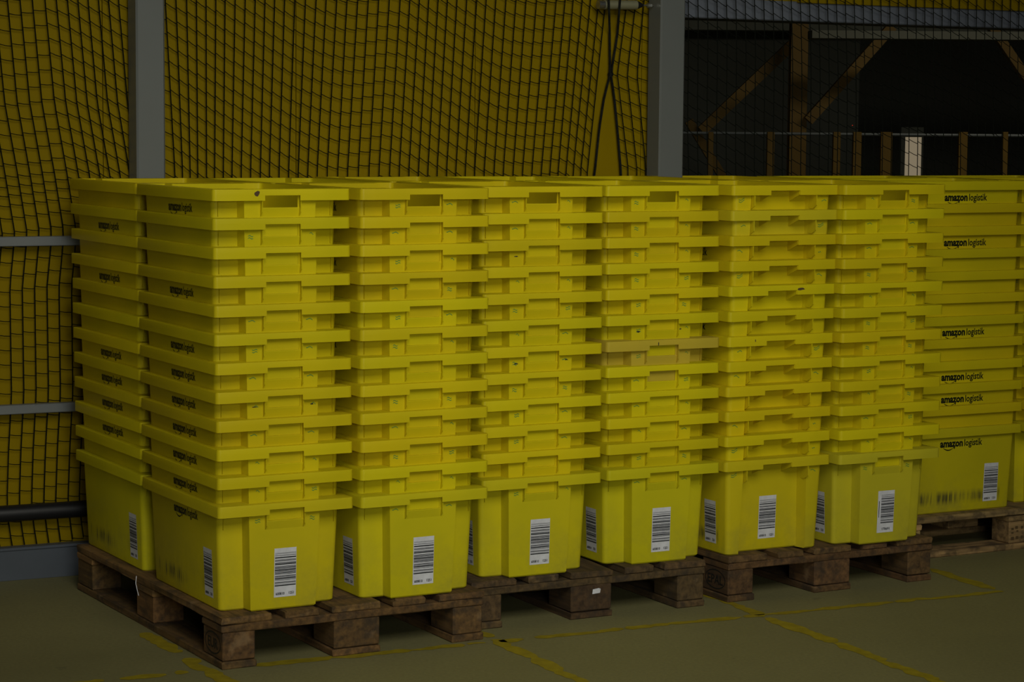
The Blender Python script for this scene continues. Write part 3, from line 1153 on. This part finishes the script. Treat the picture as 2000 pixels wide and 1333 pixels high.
def stack(pal, u0, v0, prm, where, logos=(), turn=0, seed=0, tints={}, wide=False, show=True, dirt=0.0, extra=None):
    x, y, t = PAL[pal]
    du, dv, dt, lx, ly = prm
    r = random.Random(seed * 101 + 5)
    out = []
    for k in range(12):          # k = 0 is the topmost
        n = 11 - k
        z = 0.144 + n * PITCHZ
        zz = z + H - 0.144
        w, d = (0.4, 0.6) if turn != 1 else (0.6, 0.4)
        cu = u0 + du + (w / 2) * math.cos(dt) - (d / 2) * math.sin(dt) + lx * zz + r.uniform(-0.0007, 0.0007)
        cv = v0 + dv + (w / 2) * math.sin(dt) + (d / 2) * math.cos(dt) + ly * zz + r.uniform(-0.0007, 0.0007)
        X = x + cu * math.cos(t) - cv * math.sin(t)
        Y = y + cu * math.sin(t) + cv * math.cos(t)
        rz = t + dt + {0: 0, 1: -PI / 2, 2: PI}[turn] + r.uniform(-0.0012, 0.0012)
        f = 1 + r.uniform(-0.07, 0.05)
        g_ = 1 + r.uniform(-0.05, 0.04)
        col = [BASE[0] * f, BASE[1] * f * g_, BASE[2]]
        if k in tints:
            col = [a * b for a, b in zip(col, tints[k])]
        if k == 11:
            col = [col[0] * 0.93, col[1] * 0.97, col[2] * 1.5]
        lab = 'yellow plastic tote, %s of %s' % (ORD[k], where)
        if k == 11:
            lab = 'yellow plastic tote with barcode labels, bottom of %s' % where if show else lab
        elif k in logos:
            lab = 'printed ' + lab
        out.append(place_tote((X, Y, z), rz, (0, 0), col, lab, k in logos, k == 11, seed * 20 + k, back_out=(turn == 2), wide=wide, show=show, other_side=(turn != 0)))
    return out


st1 = stack(0, 0, 0, (-0.004, 0.0046, -0.008, -0.0123, 0.0031), 'the near left corner stack', (0, 3, 5, 6, 7, 8, 9, 10, 11), seed=1)
st2 = stack(0, 0.4, 0, (0.006, -0.0155, -0.0066, -0.0038, 0.0003), 'the second front stack from left', (0, 2, 5, 11), seed=2)
st3 = stack(1, 0, 0, (0.0192, -0.0225, -0.0008, -0.0023, 0.0028), 'the third front stack from left', (0, 4, 7), seed=3)
st4 = stack(1, 0.4, 0, (0.0509, -0.0051, -0.0021, -0.0119, 0.0102), 'the fourth front stack from left', (0, 4, 7), seed=4, tints={6: (0.86, 0.78, 5.0)})
st5 = stack(2, 0, 0, (-0.0289, -0.0076, -0.002, 0.0075, -0.0089), 'the fifth front stack, turned round', (2, 5), turn=2, seed=6, tints={1: (0.95, 0.93, 2.0)})
st6 = stack(2, 0.4, 0, (-0.0118, -0.0407, -0.01, -0.0069, -0.0018), 'the sixth front stack from left', (1, 4), seed=8, wide=True, tints={11: (0.92, 0.94, 2.0)})
st7 = stack(0, 0, 0.6, (0.0054, 0.020, -0.0021, -0.0106, 0.0041), 'the far left stack by the net', (1, 3, 6, 7, 8, 9), seed=9)
st8 = stack(0, 0.4, 0.6, (0.012, 0.006, 0.003, -0.005, 0.0), 'the rear stack behind the second front stack', (0,), turn=2, seed=10, show=False)
st9 = stack(1, 0, 0.6, (0.010, 0.004, 0.004, 0.0, 0.0), 'the rear stack behind the third front stack', (), seed=11, show=False)
st10 = stack(1, 0.4, 0.6, (0.030, 0.004, -0.004, -0.004, 0.0), 'the rear stack behind the fourth front stack', (), turn=2, seed=12, show=False)
st11 = stack(2, 0, 0.6, (-0.010, 0.004, 0.003, 0.0, 0.0), 'the rear stack behind the fifth front stack', (), seed=13, show=False)
st12 = stack(2, 0.4, 0.6, (0.000, 0.004, -0.002, 0.0, 0.0), 'the rear stack behind the sixth front stack', (), turn=2, seed=14, show=False)
P4L = (0, 2, 6, 8, 9, 11)
st13 = stack(3, 0, 0, (-0.008, 0.0193, -0.0081, -0.0076, 0.0035), 'the lengthwise stack on the pale pallet', P4L, turn=1, seed=15)
st14 = stack(3, 0.6, 0, (0.012, 0.006, 0.0, -0.002, 0.0), 'the rightmost stack, cut by the picture edge', (), turn=1, seed=16)
st15 = stack(3, 0, 0.4, (-0.005, 0.022, 0.004, 0.0, 0.0), 'the rear left stack on the pale pallet', (), turn=1, seed=17, show=False)
st16 = stack(3, 0.6, 0.4, (0.012, 0.010, -0.004, 0.0, 0.0), 'the rear right stack on the pale pallet', (), turn=1, seed=18, show=False)


def smudge(parent, fn, cx, cz, w, h, seed, mat='brown', rimface=False):
    r = random.Random(seed)
    n = 9
    vs = []
    for i in range(n):
        t = 2 * PI * i / n
        k = r.uniform(0.6, 1.1)
        vs.append(fn(cx + math.cos(t) * w / 2 * k, cz + math.sin(t) * h / 2 * k))
    g = G(); g.add(vs, [tuple(range(n))])
    return g.obj('grime_spot', M[mat], parent)


rim_front = lambda x, z: (x - 0.2, 0.0010 - 0.3 - 0.0004, z)
rim_back = lambda x, z: (x - 0.2, 0.599 - 0.3 + 0.0004, z)
wallf = lambda x, z: on_front(x, z, 0.0009)
smudge(st1[0], rim_front, 0.126, 0.286, 0.020, 0.016, 1)
smudge(st4[6], rim_front, 0.180, 0.286, 0.003, 0.016, 2, 'ink')
smudge(st4[5], wallf, 0.120, 0.246, 0.016, 0.006, 3, 'ink')
smudge(st4[5], wallf, 0.268, 0.250, 0.010, 0.005, 4, 'brown')
smudge(st5[4], rim_back, 0.135, 0.284, 0.028, 0.009, 5)
smudge(st5[6], rim_back, 0.300, 0.284, 0.004, 0.010, 6, 'brown')
smudge(st3[2], wallf, 0.118, 0.250, 0.018, 0.004, 7, 'ink')
smudge(st3[6], wallf, 0.118, 0.246, 0.018, 0.004, 8, 'ink')
smudge(st3[6], wallf, 0.285, 0.252, 0.012, 0.004, 9, 'ink')
smudge(st1[7], wallf, 0.118, 0.252, 0.016, 0.003, 10, 'ink')
smudge(st1[7], wallf, 0.285, 0.252, 0.012, 0.004, 11, 'ink')
